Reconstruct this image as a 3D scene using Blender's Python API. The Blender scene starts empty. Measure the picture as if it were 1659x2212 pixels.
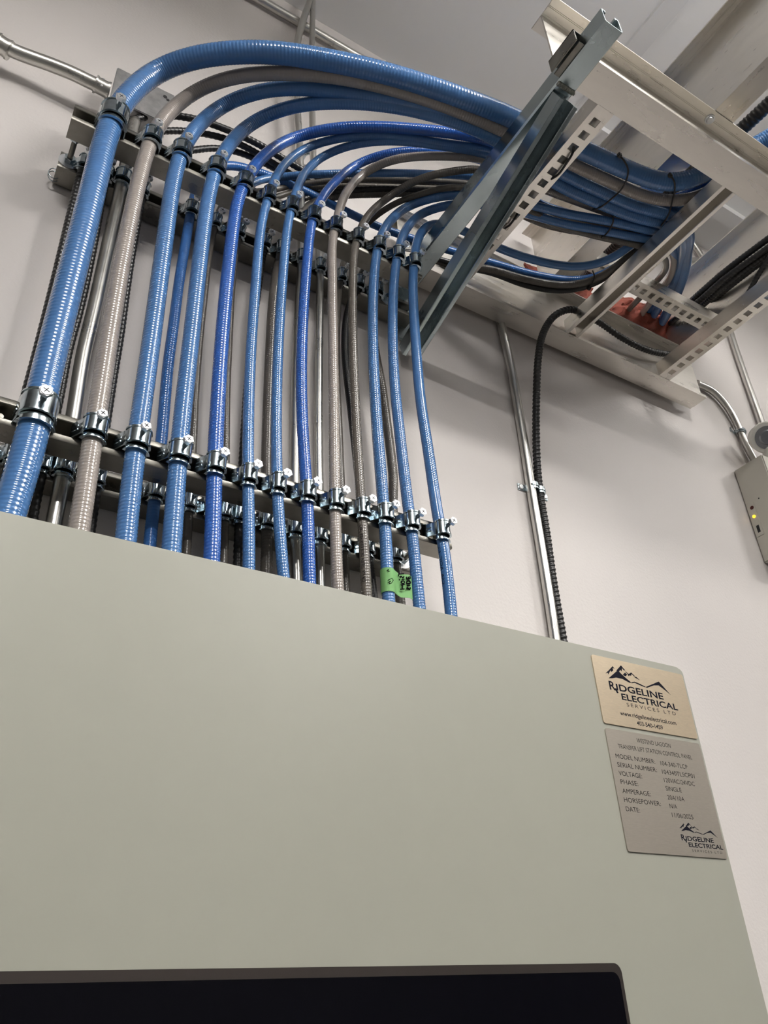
import bpy, bmesh, math, random
import numpy as np
from mathutils import Matrix, Vector
random.seed(4)
SC = bpy.context.scene
COL = SC.collection
PI = math.pi
H0 = 1.45                      # height of the camera above the floor
WALL = 1.045                   # the back wall, metres in front of the camera

# ------------------------------------------------------------------ camera
R = np.array([[0.85589454, -0.24726603, -0.45420705],
              [-0.51575133, -0.47268402, -0.71454208],
              [-0.03801443, 0.84583055, -0.53209546]])
FPX = 1721.6
cd = bpy.data.cameras.new('camera')
cam = bpy.data.objects.new('camera', cd); COL.objects.link(cam)
R = np.array(R)
q, r_ = np.linalg.qr(R); R = q * np.sign(np.diag(r_))
cam.matrix_world = Matrix([[*R[0], 0], [*R[1], 0], [*R[2], H0], [0, 0, 0, 1]])
cd.sensor_fit = 'VERTICAL'; cd.sensor_height = 36; cd.lens = FPX / 2212 * 36
cd.clip_start = 0.02
cd.dof.use_dof = False
SC.camera = cam

# ------------------------------------------------------------------ light and exposure
SC.view_settings.view_transform = 'Standard'
SC.view_settings.look = 'None'
SC.view_settings.exposure = 0.15
SC.view_settings.gamma = 1.0
SC.view_settings.use_curve_mapping = False
w = bpy.data.worlds.new('world'); SC.world = w; w.use_nodes = True
w.node_tree.nodes['Background'].inputs[0].default_value = (0.9, 0.95, 1, 1)
w.node_tree.nodes['Background'].inputs[1].default_value = 0.0

def area(name, loc, sx, sy, power, col=(1, 0.97, 0.93), rot=(0, 0, 0)):
    l = bpy.data.lights.new(name, 'AREA'); l.shape = 'RECTANGLE'; l.size = sx; l.size_y = sy
    l.energy = power; l.color = col
    o = bpy.data.objects.new(name, l); COL.objects.link(o)
    o.location = loc; o.rotation_euler = rot
    return o
CEIL = H0 + 2.37
LAMPS = [(1.25, -0.60, 50, 'nearest the pipe wall, above the control panel'), (3.05, -0.60, 21, 'nearest the pipe wall, on the far right'),
         (1.9, -2.1, 40, 'further back, on the right'), (-0.5, -1.7, 64, 'further back, on the left')]
DROP = 0.20                    # the lamps hang this far below the ceiling
for lx, ly, lp, _ in LAMPS:
    area('ceiling_lamp_light', (lx, ly, CEIL - DROP - 0.09), 0.62, 0.14, lp)
    area('ceiling_fill_uplight', (lx, ly, CEIL - DROP + 0.002), 0.62, 0.14, lp * 0.95, rot=(PI, 0, 0))  # upward fill light added above each housing to brighten the ceiling

# ------------------------------------------------------------------ helpers
def ray(px, py):
    return R @ np.array([(px - 829.5) / FPX, -(py - 1106) / FPX, -1.0])
def at(px, py, X=None, Y=None, Z=None):
    """where the sight line of a photo pixel meets a plane of the room (Z counted from camera height)"""
    d = ray(px, py)
    t = Y / d[1] if Y is not None else (Z / d[2] if Z is not None else X / d[0])
    p = d * t
    return np.array([p[0], p[1], p[2] + H0])

def tag(o, label=None, cat=None, group=None, kind=None):
    if label: o['label'] = label
    if cat: o['category'] = cat
    if group: o['group'] = group
    if kind: o['kind'] = kind
    return o
def empty(name, loc=(0, 0, 0), label=None, cat=None, group=None):
    o = bpy.data.objects.new(name, None); COL.objects.link(o)
    o.location = loc; o.empty_display_size = 0.05
    return tag(o, label, cat, group)

class MB:
    def __init__(s): s.v = []; s.f = []
    def add(s, v, f):
        n = len(s.v); s.v += [tuple(map(float, p)) for p in v]; s.f += [tuple(i + n for i in q) for q in f]
        return s
    def box(s, a, b, M=None):
        x0, y0, z0 = a; x1, y1, z1 = b
        v = [(x0, y0, z0), (x1, y0, z0), (x1, y1, z0), (x0, y1, z0), (x0, y0, z1), (x1, y0, z1), (x1, y1, z1), (x0, y1, z1)]
        if M is not None: v = [tuple(M @ Vector(p)) for p in v]
        return s.add(v, [(0, 3, 2, 1), (4, 5, 6, 7), (0, 1, 5, 4), (1, 2, 6, 5), (2, 3, 7, 6), (3, 0, 4, 7)])
    def prism(s, prof, p0, ax, u, v_, L, cap=True):
        """closed profile (list of 2d) in axes u, v_ extruded along ax by L from p0"""
        p0 = np.array(p0, float); ax = np.array(ax, float); u = np.array(u, float); v_ = np.array(v_, float)
        n = len(prof)
        A = [p0 + u * a + v_ * b for a, b in prof]; B = [p + ax * L for p in A]
        fs = [(i, (i + 1) % n, n + (i + 1) % n, n + i) for i in range(n)]
        if cap: fs += [tuple(range(n))[::-1], tuple(range(n, 2 * n))]
        return s.add(A + B, fs)
    def cyl(s, p0, p1, r, n=20, r1=None, caps=True):
        p0 = Vector(p0); p1 = Vector(p1); d = (p1 - p0).normalized()
        a = d.orthogonal().normalized(); b = d.cross(a); r1 = r if r1 is None else r1
        A = [p0 + (a * math.cos(2 * PI * i / n) + b * math.sin(2 * PI * i / n)) * r for i in range(n)]
        B = [p1 + (a * math.cos(2 * PI * i / n) + b * math.sin(2 * PI * i / n)) * r1 for i in range(n)]
        f = [(i, (i + 1) % n, n + (i + 1) % n, n + i) for i in range(n)]
        if caps: f += [tuple(range(n))[::-1], tuple(range(n, 2 * n))]
        return s.add(A + B, f)
    def build(s, name, mat, parent=None, smooth=True, bevel=0, loc=None, uv=None):
        me = bpy.data.meshes.new(name); me.from_pydata(s.v, [], s.f); me.update()
        bm = bmesh.new(); bm.from_mesh(me); bmesh.ops.recalc_face_normals(bm, faces=bm.faces)
        if bevel:
            es = [e for e in bm.edges if len(e.link_faces) == 2 and e.calc_face_angle(0) > 0.6]
            bmesh.ops.bevel(bm, geom=es, offset=bevel, segments=2, affect='EDGES', clamp_overlap=True)
        bm.to_mesh(me); bm.free()
        if smooth:
            me.polygons.foreach_set('use_smooth', [True] * len(me.polygons)); me.set_sharp_from_angle(angle=0.55)
        if mat: me.materials.append(mat)
        o = bpy.data.objects.new(name, me); COL.objects.link(o)
        if loc is not None: o.location = loc
        if parent is not None:
            o.parent = parent
        return o

def tube_mesh(P, r, seg=20, pitch=0, amp=0, spacing=None, helix=True, name='jacket', flat=None):
    P = np.asarray(P, float)
    d = np.r_[0, np.cumsum(np.linalg.norm(np.diff(P, axis=0), axis=1))]
    step = (pitch / 6 if pitch else 0.008) if spacing is None else spacing
    n = max(4, int(d[-1] / step)); s = np.linspace(0, d[-1], n)
    Q = np.stack([np.interp(s, d, P[:, k]) for k in range(3)], 1)
    # smooth the fine resampling so that the control polygon leaves no kinks
    k = max(3, int(0.012 / step) | 1); ker = np.hanning(k + 2)[1:-1]; ker /= ker.sum(); h = k // 2
    Qp = np.concatenate([2 * Q[0] - Q[1:h + 1][::-1], Q, 2 * Q[-1] - Q[-h - 1:-1][::-1]])
    Q = np.stack([np.convolve(Qp[:, j], ker, 'valid') for j in range(3)], 1)[:n]
    T = np.gradient(Q, axis=0); T /= np.linalg.norm(T, axis=1)[:, None]
    N = np.zeros_like(T); a = np.cross(T[0], [0.3, 1, 0.2]); N[0] = a / np.linalg.norm(a)
    for i in range(1, n):
        v = N[i - 1] - T[i] * (N[i - 1] @ T[i]); N[i] = v / np.linalg.norm(v)
    B = np.cross(T, N)
    th = np.linspace(0, 2 * PI, seg, endpoint=False)
    rr = np.full((n, seg), r)
    if pitch:
        ph = 2 * PI * s[:, None] / pitch - (th[None, :] if helix else 0)
        w_ = np.cos(ph); rr = r - amp + amp * (1 - np.abs(np.sin(ph / 2)) ** 3) * 1.0 if flat else r + amp * 0.5 * (w_ - 1)
    V = Q[:, None, :] + rr[..., None] * (N[:, None, :] * np.cos(th)[None, :, None] + B[:, None, :] * np.sin(th)[None, :, None])
    V = V.reshape(-1, 3)
    i = np.arange(n - 1)[:, None] * seg; j = np.arange(seg)[None, :]; j2 = (j + 1) % seg
    F = np.stack([i + j, i + j2, i + seg + j2, i + seg + j], -1).reshape(-1, 4)
    me = bpy.data.meshes.new(name)
    nf = len(F)
    me.vertices.add(len(V)); me.vertices.foreach_set('co', V.ravel())
    me.loops.add(nf * 4 + 2 * seg); me.polygons.add(nf + 2)
    cap0 = np.arange(seg)[::-1]; cap1 = (n - 1) * seg + np.arange(seg)
    me.loops.foreach_set('vertex_index', np.r_[F.ravel(), cap0, cap1])
    ls = np.r_[np.arange(nf) * 4, nf * 4, nf * 4 + seg]
    me.polygons.foreach_set('loop_start', ls)
    me.polygons.foreach_set('use_smooth', np.r_[np.ones(nf, bool), [False, False]])
    me.update(calc_edges=True); me.validate()
    return me, (s, Q, T, N, B)
def tube(name, P, r, mat, parent=None, **k):
    me, fr = tube_mesh(P, r, name=name, **k)
    me.materials.append(mat)
    o = bpy.data.objects.new(name, me); COL.objects.link(o)
    if parent is not None: o.parent = parent
    o_frames[o.name] = fr
    return o
o_frames = {}

def catmull(P, n=24):
    P = np.asarray(P, float); P = np.vstack([2 * P[0] - P[1], P, 2 * P[-1] - P[-2]])
    out = []
    for i in range(1, len(P) - 2):
        p0, p1, p2, p3 = P[i - 1:i + 3]
        # centripetal parametrisation keeps uneven spacing free of loops
        t0 = 0; t1 = t0 + np.linalg.norm(p1 - p0) ** .5 + 1e-9; t2 = t1 + np.linalg.norm(p2 - p1) ** .5 + 1e-9; t3 = t2 + np.linalg.norm(p3 - p2) ** .5 + 1e-9
        for t in np.linspace(t1, t2, n, endpoint=False):
            A1 = (t1 - t) / (t1 - t0) * p0 + (t - t0) / (t1 - t0) * p1
            A2 = (t2 - t) / (t2 - t1) * p1 + (t - t1) / (t2 - t1) * p2
            A3 = (t3 - t) / (t3 - t2) * p2 + (t - t2) / (t3 - t2) * p3
            B1 = (t2 - t) / (t2 - t0) * A1 + (t - t0) / (t2 - t0) * A2
            B2 = (t3 - t) / (t3 - t1) * A2 + (t - t1) / (t3 - t1) * A3
            out.append((t2 - t) / (t2 - t1) * B1 + (t - t1) / (t2 - t1) * B2)
    out.append(P[-2]); return np.array(out)
def gsmooth(P, sig):
    d = np.r_[0, np.cumsum(np.linalg.norm(np.diff(P, axis=0), axis=1))]
    n = max(8, int(d[-1] / 0.005)); s = np.linspace(0, d[-1], n)
    Q = np.stack([np.interp(s, d, P[:, k]) for k in range(3)], 1)
    m = int(3 * sig / 0.005); m = min(m, n - 2)
    ker = np.exp(-0.5 * (np.arange(-m, m + 1) * 0.005 / sig) ** 2); ker /= ker.sum()
    Qp = np.concatenate([2 * Q[0] - Q[1:m + 1][::-1], Q, 2 * Q[-1] - Q[-m - 1:-1][::-1]])
    return np.stack([np.convolve(Qp[:, j], ker, 'valid') for j in range(3)], 1)
def run(way, Y0, Zc, sig=0.018):
    """a cable that stands in the plane Y0 off the wall until it reaches tray height Zc and then lies in that plane.
    waypoints (px,py) or (px,py,Z)"""
    px = catmull([(a[0], a[1]) for a in way]); n = 24
    zz = [a[2] if len(a) > 2 else None for a in way]
    first = next((i for i, z in enumerate(zz) if z is not None), None)
    z = [Zc if v is None and (first is None or i < first) else v for i, v in enumerate(zz)]
    for i in range(len(z)):
        if z[i] is None: z[i] = z[i - 1]
    zi = np.interp(np.arange(len(px)) / n, np.arange(len(z)), z)
    out = []; flat = False
    for (x, y), Z in zip(px, zi):
        p = at(x, y, Y=Y0)
        if not flat and p[2] - H0 >= Z: flat = True
        if flat: p = at(x, y, Z=Z)
        if p[1] > 1.03: p = at(x, y, Y=1.03)
        out.append(p)
    return gsmooth(np.array(out), sig)
def finish(P, down=True, out=True):
    # bring the lower end down to the top of the panel and carry the other end on along the upper tray
    ztop = H0 + .4215
    if down:
        keep = P[:, 2] >= ztop; P = P[keep]
        if P[0, 2] > ztop + .003:
            d_ = P[0] - P[4]; d_ /= abs(d_[2]); P = np.vstack([P[0] + d_ * (P[0, 2] - ztop), P])
    if out and P[-1, 1] < .55:
        P = np.vstack([P, [P[-1, 0], -1.1, P[-1, 2]]])
        n_ = len(P)
    if out and P[-1, 2] > H0 + 1.95:
        d_ = P[-1] - P[-6]; d_ /= abs(d_[2]); P = np.vstack([P, P[-1] + d_ * (CEIL - P[-1, 2])])
    return P
def crossing(P, z):
    for a, b in zip(P[:-1], P[1:]):
        if (a[2] - z) * (b[2] - z) <= 0 and a[2] != b[2]:
            t = (z - a[2]) / (b[2] - a[2]); return a + (b - a) * t
    return None

# ------------------------------------------------------------------ materials
def new_mat(name):
    m = bpy.data.materials.new(name); m.use_nodes = True
    return m, m.node_tree.nodes, m.node_tree.links, m.node_tree.nodes['Principled BSDF']
def srgb(c):
    return tuple(((x / 255) / 12.92 if x / 255 <= 0.04045 else ((x / 255 + 0.055) / 1.055) ** 2.4) for x in c) + (1,)
def mat(name, col, rough=0.5, metal=0, noise=0.0, nscale=8, bump=0, bscale=200, coat=0, rnoise=0, stretch=None, spec=None, detail=4):
    m, N, L, B = new_mat(name)
    B.inputs['Roughness'].default_value = rough; B.inputs['Metallic'].default_value = metal
    B.inputs['Base Color'].default_value = col
    if spec is not None: B.inputs['Specular IOR Level'].default_value = spec
    if coat: B.inputs['Coat Weight'].default_value = coat; B.inputs['Coat Roughness'].default_value = 0.07
    tc = N.new('ShaderNodeTexCoord'); src = tc.outputs['Object']
    if stretch:
        mp = N.new('ShaderNodeMapping'); mp.inputs['Scale'].default_value = stretch; L.new(src, mp.inputs[0]); src = mp.outputs[0]
    if noise or rnoise:
        t = N.new('ShaderNodeTexNoise'); t.inputs['Scale'].default_value = nscale; t.inputs['Detail'].default_value = detail
        L.new(src, t.inputs['Vector'])
    if noise:
        mx = N.new('ShaderNodeMix'); mx.data_type = 'RGBA'; mx.blend_type = 'MIX'
        c = np.array(col[:3])
        mx.inputs['A'].default_value = (*(c * (1 - noise)), 1); mx.inputs['B'].default_value = (*np.minimum(c * (1 + noise), 1), 1)
        rp = N.new('ShaderNodeMapRange'); rp.inputs[1].default_value = .3; rp.inputs[2].default_value = .7
        L.new(t.outputs['Fac'], rp.inputs[0]); L.new(rp.outputs[0], mx.inputs['Factor']); L.new(mx.outputs['Result'], B.inputs['Base Color'])
    if rnoise:
        rr = N.new('ShaderNodeMapRange'); rr.inputs[1].default_value = .3; rr.inputs[2].default_value = .7
        rr.inputs[3].default_value = max(0.02, rough - rnoise); rr.inputs[4].default_value = rough + rnoise
        L.new(t.outputs['Fac'], rr.inputs[0]); L.new(rr.outputs[0], B.inputs['Roughness'])
    if bump:
        b = N.new('ShaderNodeTexNoise'); b.inputs['Scale'].default_value = bscale; b.inputs['Detail'].default_value = 3
        L.new(src, b.inputs['Vector'])
        bp = N.new('ShaderNodeBump'); bp.inputs['Strength'].default_value = bump; bp.inputs['Distance'].default_value = 0.002
        L.new(b.outputs['Fac'], bp.inputs['Height']); L.new(bp.outputs[0], B.inputs['Normal'])
    return m
M_wall = mat('wall_paint', (0.64, 0.605, 0.585, 1), 0.5, noise=0.015, nscale=2, bump=0.25, bscale=160)
M_ceil = mat('ceiling_paint', (0.80, 0.80, 0.795, 1), 0.6, noise=0.02, nscale=1.5)
M_trim = mat('white_trim', (0.72, 0.72, 0.72, 1), 0.45)
M_room = mat('room_paint', (0.17, 0.165, 0.16, 1), 0.8)
M_floor = mat('floor_concrete', (0.05, 0.05, 0.05, 1), 0.6, noise=0.15, nscale=3)
M_panel = mat('panel_enamel', (0.288, 0.288, 0.245, 1), 0.40, noise=0.008, nscale=30, bump=0.012, bscale=300)
M_strut = mat('galvanised_strut', (0.25, 0.24, 0.215, 1), 0.33, 1, noise=0.22, nscale=22, rnoise=0.08, stretch=(1, 1, 1), bump=0.05, bscale=300)
M_brk = mat('blue_zinc_steel', (0.46, 0.53, 0.55, 1), 0.27, 1, noise=0.18, nscale=9, rnoise=0.1)
M_zincy = mat('hanger_wire', (.5, .5, .5, 1), .4, 1)
M_zinc = mat('bright_zinc', (0.46, 0.53, 0.57, 1), 0.16, 1, noise=0.12, nscale=60, rnoise=0.06)
M_screw = mat('screw_zinc', (0.80, 0.82, 0.85, 1), 0.28, 1, noise=0.05, nscale=60)
M_alu = mat('tray_aluminium', (0.78, 0.745, 0.69, 1), 0.31, .93, noise=0.05, nscale=9, rnoise=0.06, stretch=(1, 4, 4))
M_aluy = mat('tray_aluminium_cross', (0.78, 0.745, 0.69, 1), 0.31, .93, noise=0.05, nscale=9, rnoise=0.06, stretch=(4, 1, 4))
def scuffs(m, stretch, amount=.5, scale=38):
    # dark scuffs and handling marks, fixed to the metal
    N, L = m.node_tree.nodes, m.node_tree.links; B = N['Principled BSDF']
    src = B.inputs['Base Color'].links[0].from_socket
    tc = N.new('ShaderNodeTexCoord'); mp = N.new('ShaderNodeMapping'); mp.inputs['Scale'].default_value = stretch
    L.new(tc.outputs['Object'], mp.inputs[0])
    t = N.new('ShaderNodeTexNoise'); t.inputs['Scale'].default_value = scale; t.inputs['Detail'].default_value = 8; t.inputs['Roughness'].default_value = .75
    L.new(mp.outputs[0], t.inputs['Vector'])
    r = N.new('ShaderNodeMapRange'); r.inputs[1].default_value = .62; r.inputs[2].default_value = .70; r.inputs[3].default_value = 0; r.inputs[4].default_value = amount
    L.new(t.outputs['Fac'], r.inputs[0])
    mx = N.new('ShaderNodeMix'); mx.data_type = 'RGBA'; mx.inputs['B'].default_value = (.12, .10, .08, 1)
    L.new(r.outputs[0], mx.inputs['Factor']); L.new(src, mx.inputs['A']); L.new(mx.outputs['Result'], B.inputs['Base Color'])
scuffs(M_alu, (1, 3, 3)); scuffs(M_aluy, (3, 1, 3)); scuffs(M_brk, (1, 1, 1), .35, 60); scuffs(M_strut, (1, 2, 2), .5, 50)
M_emt = mat('conduit_steel', (0.60, 0.59, 0.56, 1), 0.30, 1, noise=0.04, nscale=25, rnoise=0.03)
M_black = mat('black_rubber', (0.012, 0.012, 0.013, 1), 0.34)
M_tie = mat('black_nylon', (0.01, 0.01, 0.01, 1), 0.45)
M_dark = mat('dark_recess', (0.01, 0.01, 0.012, 1), 0.6)
M_blue = mat('blue_jacket', (0.058, 0.16, 0.37, 1), 0.13, noise=0.05, nscale=25, coat=.5)
M_blue2 = mat('deep_blue_jacket', (0.024, 0.098, 0.38, 1), 0.13, noise=0.05, nscale=25, coat=.5)
M_grey = mat('grey_jacket', (0.30, 0.265, 0.24, 1), 0.14, noise=0.05, nscale=25, coat=.5)
M_grey2 = mat('dark_grey_jacket', (0.11, 0.098, 0.085, 1), 0.24, noise=0.05, nscale=25)
M_bluer = mat('navy_blue_jacket', (0.04, 0.14, 0.40, 1), 0.18)
M_putty = mat('red_firestop', (0.19, 0.042, 0.026, 1), 0.8, noise=0.35, nscale=30, bump=0.8, bscale=60)
M_bezel = mat('black_bezel', (0.0015, 0.0015, 0.003, 1), 0.22, spec=0.12)
M_rim = mat('bezel_rim', (0.05, 0.042, 0.038, 1), 0.3, 0.5)
M_ink = mat('black_print', (0.006, 0.006, 0.012, 1), 0.8, spec=.1)
M_ink2 = mat('etched_print', (0.022, 0.019, 0.017, 1), 0.8, spec=.1)
M_brush = mat('brushed_bronze_plate', (0.72, 0.60, 0.44, 1), 0.34, .7, noise=0.05, nscale=350, stretch=(.4, 1, 3))
M_brush2 = mat('brushed_steel_plate', (0.52, 0.475, 0.41, 1), 0.36, .75, noise=0.04, nscale=350, stretch=(.4, 1, 3))
M_em = mat('beige_enamel', (0.52, 0.50, 0.44, 1), 0.5)
M_lamp = mat('white_plastic', (0.72, 0.71, 0.66, 1), 0.35)
M_lens = mat('clear_lens', (0.25, 0.26, 0.28, 1), 0.08, 0.5)
M_tape = mat('green_tape', (0.16, 0.37, 0.13, 1), 0.7, noise=0.06, nscale=60)
M_marker = mat('marker_ink', (0.004, 0.003, 0.006, 1), 0.9, spec=.05)
mL, N_, L_, B_ = new_mat('lit_diffuser'); B_.inputs['Emission Color'].default_value = (1, 0.97, 0.93, 1); B_.inputs['Emission Strength'].default_value = 3
mA, N_, L_, B_ = new_mat('amber_light'); B_.inputs['Base Color'].default_value = (0.9, 0.5, 0.02, 1); B_.inputs['Emission Color'].default_value = (1, 0.55, 0.03, 1); B_.inputs['Emission Strength'].default_value = 2.0

# ------------------------------------------------------------------ the room
XL, XR, YF = -1.9, 4.6, -3.0
def slab(name, a, b, m):
    o = MB().box(a, b).build(name, m, smooth=False); o['kind'] = 'structure'; return o
slab('wall_back', (XL, WALL, 0), (XR, WALL + 0.12, CEIL), M_wall)
slab('ceiling', (XL, YF, CEIL), (XR, WALL + 0.12, CEIL + 0.1), M_ceil)
slab('floor', (XL, YF, -0.1), (XR, WALL + 0.12, 0), M_floor)
slab('wall_left', (XL - 0.1, YF, 0), (XL, WALL + 0.12, CEIL), M_room)
slab('wall_right', (XR, YF, 0), (XR + 0.1, WALL + 0.12, CEIL), M_room)
slab('wall_front', (XL, YF - 0.1, 0), (XR, YF, CEIL), M_room)
slab('trim_1', (1.325, YF, CEIL - 0.012), (1.385, 0.88, CEIL), M_trim)
slab('trim_2', (1.30, 0.875, CEIL - 0.03), (2.2, 0.925, CEIL), M_trim)
for x, y, _, where in LAMPS:
    e = empty('ceiling_lamp', (x, y, CEIL - DROP), 'white hanging lamp ' + where, 'lamp', 'hanging lamps')
    MB().box((-0.33, -0.08, -0.06), (0.33, 0.08, 0.0)).build('housing', M_trim, e, smooth=False, bevel=0.004)
    MB().box((-0.31, -0.07, -0.078), (0.31, 0.07, -0.0601)).build('diffuser', mL, e, smooth=False)
    for k in (-.25, .25):
        MB().cyl((k, 0, 0), (k, 0, DROP), .003, 8).build('hanger', M_zincy, e)

# ------------------------------------------------------------------ strut channels
def strut_profile(w_=0.0413, t=0.0025, lip=0.0095, curl=0.006):
    h = w_ / 2; c = 0.003
    o = [(-h, 0.0), (-h, w_ - c), (-h + c, w_), (h - c, w_), (h, w_ - c), (h, 0)]          # outer, opening at v=0
    r = [(h - c * .6, -0.001), (h - lip + .001, -0.001), (h - lip, 0.0), (h - lip, curl), (h - lip + t, curl), (h - lip + t, t), (h - t, t), (h - t, w_ - t),
         (-h + t, w_ - t), (-h + t, t), (-h + lip - t, t), (-h + lip - t, curl), (-h + lip, curl), (-h + lip, 0.0), (-h + lip - .001, -0.001), (-h + c * .6, -0.001)]
    return o + r
def strut_h(name, x0, x1, yfront, z, m, label, group):
    o = MB().prism(strut_profile(), (x0, yfront, z), (1, 0, 0), (0, 0, 1), (0, 1, 0), x1 - x0).build(name, m)
    return tag(o, label, 'strut channel', group)
ZU = H0 + 1.291; ZL = H0 + 0.657; YFr = 0.900; YRr = 1.0
strut_h('strut_channel', -0.005, 0.690, YFr, ZU, M_strut, 'front steel strut channel at the top, where the blue cables start to bend', 'strut channels')
strut_h('strut_channel', -0.10, 0.700, YFr, ZL, M_strut, 'front steel strut channel just above the grey panel', 'strut channels')
strut_h('strut_channel', -0.006, 0.735, YRr, ZU, M_strut, 'rear steel strut channel at the top, fixed to the wall behind the cables', 'strut channels')
strut_h('strut_channel', -0.10, 0.690, YRr, ZL, M_strut, 'rear steel strut channel on the wall just above the panel', 'strut channels')
def rod(x, z, label):
    e = empty('threaded_rod', (x, YFr, z), label, 'threaded rod', 'threaded rods joining the strut pairs')
    P = np.array([[0, 0.012, 0], [0, 0.145, 0]]) 
    tube('rod', P, 0.0048, M_strut, e, pitch=0.0016, amp=0.0009, seg=14)
    MB().cyl((0, 0.0975, 0), (0, 0.0995, 0), 0.0175, 28).build('washer', M_screw, e)
    MB().cyl((0, 0.088, 0), (0, 0.0975, 0), 0.0095, 6).build('nut', M_zinc, e, smooth=False)
    MB().cyl((0, 0.0425, 0), (0, 0.051, 0), 0.0095, 6).build('nut', M_zinc, e, smooth=False)
rod(0.010, ZU, 'short threaded rod with nut and washer at the upper left end of the struts')
rod(0.668, ZL, 'threaded rod with bright washer at the lower right end of the struts')
rod(0.668, ZU, 'threaded rod at the upper right end of the struts, behind the last cables')
rod(0.012, ZL, 'threaded rod at the lower left, behind the thick blue cable')

# ------------------------------------------------------------------ strap clamps
def ring_strip(path, t, z0, z1):
    """sheet strip following a 2-D path in XY, thickness t, from z0 to z1"""
    P = np.array(path, float); T = np.gradient(P, axis=0); T /= np.linalg.norm(T, axis=1)[:, None]
    Nn = np.stack([-T[:, 1], T[:, 0]], 1); A = P + Nn * t / 2; B = P - Nn * t / 2
    n = len(P); v = []
    for z in (z0, z1):
        v += [(a, b, z) for a, b in A] + [(a, b, z) for a, b in B]
    f = []
    for i in range(n - 1):
        f += [(i, i + 1, n + i + 1, n + i), (2 * n + i, 3 * n + i, 3 * n + i + 1, 2 * n + i + 1),
              (i, 2 * n + i, 2 * n + i + 1, i + 1), (n + i, n + i + 1, 3 * n + i + 1, 3 * n + i)]
    f += [(0, n, 3 * n, 2 * n), (n - 1, 3 * n - 1, 4 * n - 1, 2 * n - 1)]
    return v, f
def clamp(x, z, r, ysurf, label, group, m=M_zinc, big=False):
    """one-piece strap: arch over the cable, hooked legs in the strut slot, saddle and screw at the front"""
    e = empty('strap_clamp', (x, ysurf - r - 0.001, z), label, 'clamp', group)
    R1 = r + 0.0022; g = 0.005 if not big else 0.003; hz = 0.0115 if not big else 0.016
    arc = [(-R1 * math.cos(a), -g - R1 * math.sin(a)) for a in np.linspace(0, PI, 22)]
    wing = 0.0095 if not big else 0.003
    left = [(-R1 - wing, r + 0.010), (-R1 - wing, r + 0.003), (-R1 - wing * .9, r + .0005), (-R1 - wing * .35, r * .25), (-R1 - .0002, -g * .6)]
    right = [(R1, 0.0), (R1 + 0.0015, r * 0.5), (R1 + 0.002, r + 0.002), (R1 + 0.002, r + 0.010)]
    b = MB().add(*ring_strip(left + arc + right, 0.0019, -hz, hz))
    # stiffening beads rolled along both rims of the arch
    for zz in (-hz, hz):
        b.add(*ring_strip([(1.03 * p[0], -g + 1.03 * (p[1] + g)) for p in arc], 0.0032, zz - 0.0012, zz + 0.0012))
    for zz in (-0.0030, 0.0030):
        b.cyl((-R1 - wing * .9 - .0009, r + .0005, zz), (-R1 - wing * .35 - .0009, r * .25, zz), 0.0010, 8)
    b.build('strap', m, e)
    R2 = r + 0.0012
    sad = [(-R2 * math.cos(a), -R2 * math.sin(a)) for a in np.linspace(0.25, PI - 0.25, 18)]
    s = MB().add(*ring_strip(sad, 0.0017, -hz - (0.014 if big else 0.009), hz + 0.004))
    lip = [(1.12 * a, 1.12 * c) for a, c in sad]
    s.add(*ring_strip(lip, 0.0042, -hz - (0.0150 if big else 0.0100), -hz - (0.0138 if big else 0.0089)))
    s.build('saddle', m, e)
    y0 = -g - R1
    sc = MB().cyl((0.001, y0 + g, 0.001), (0.001, y0 - 0.0155, 0.001), 0.0034 if not big else 0.0042, 14)
    k = 1.25 if big else 1.0
    so = sc.build('screw', M_zinc, e)
    hd = MB().cyl((0.001, y0 - 0.0130, 0.001), (0.001, y0 - 0.0185, 0.001), 0.0070 * k, 6)
    hd.cyl((0.001, y0 - 0.0183, 0.001), (0.001, y0 - 0.0193, 0.001), 0.0062 * k, 24, 0.0055 * k)
    ho = hd.build('head', M_screw, so)
    ho['label'] = 'bright hexagonal head with a cross recess'
    cr = MB()
    for a in (0.5, 0.5 + PI / 2):
        Mx = Matrix.Translation((0.001, 0, 0.001)) @ Matrix.Rotation(a, 4, 'Y')
        cr.box((-0.0034 * k, y0 - 0.01945, -0.0006), (0.0034 * k, y0 - 0.0192, 0.0006), Mx)
    cr.build('cross_recess', M_dark, so, smooth=False)
    return e

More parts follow.
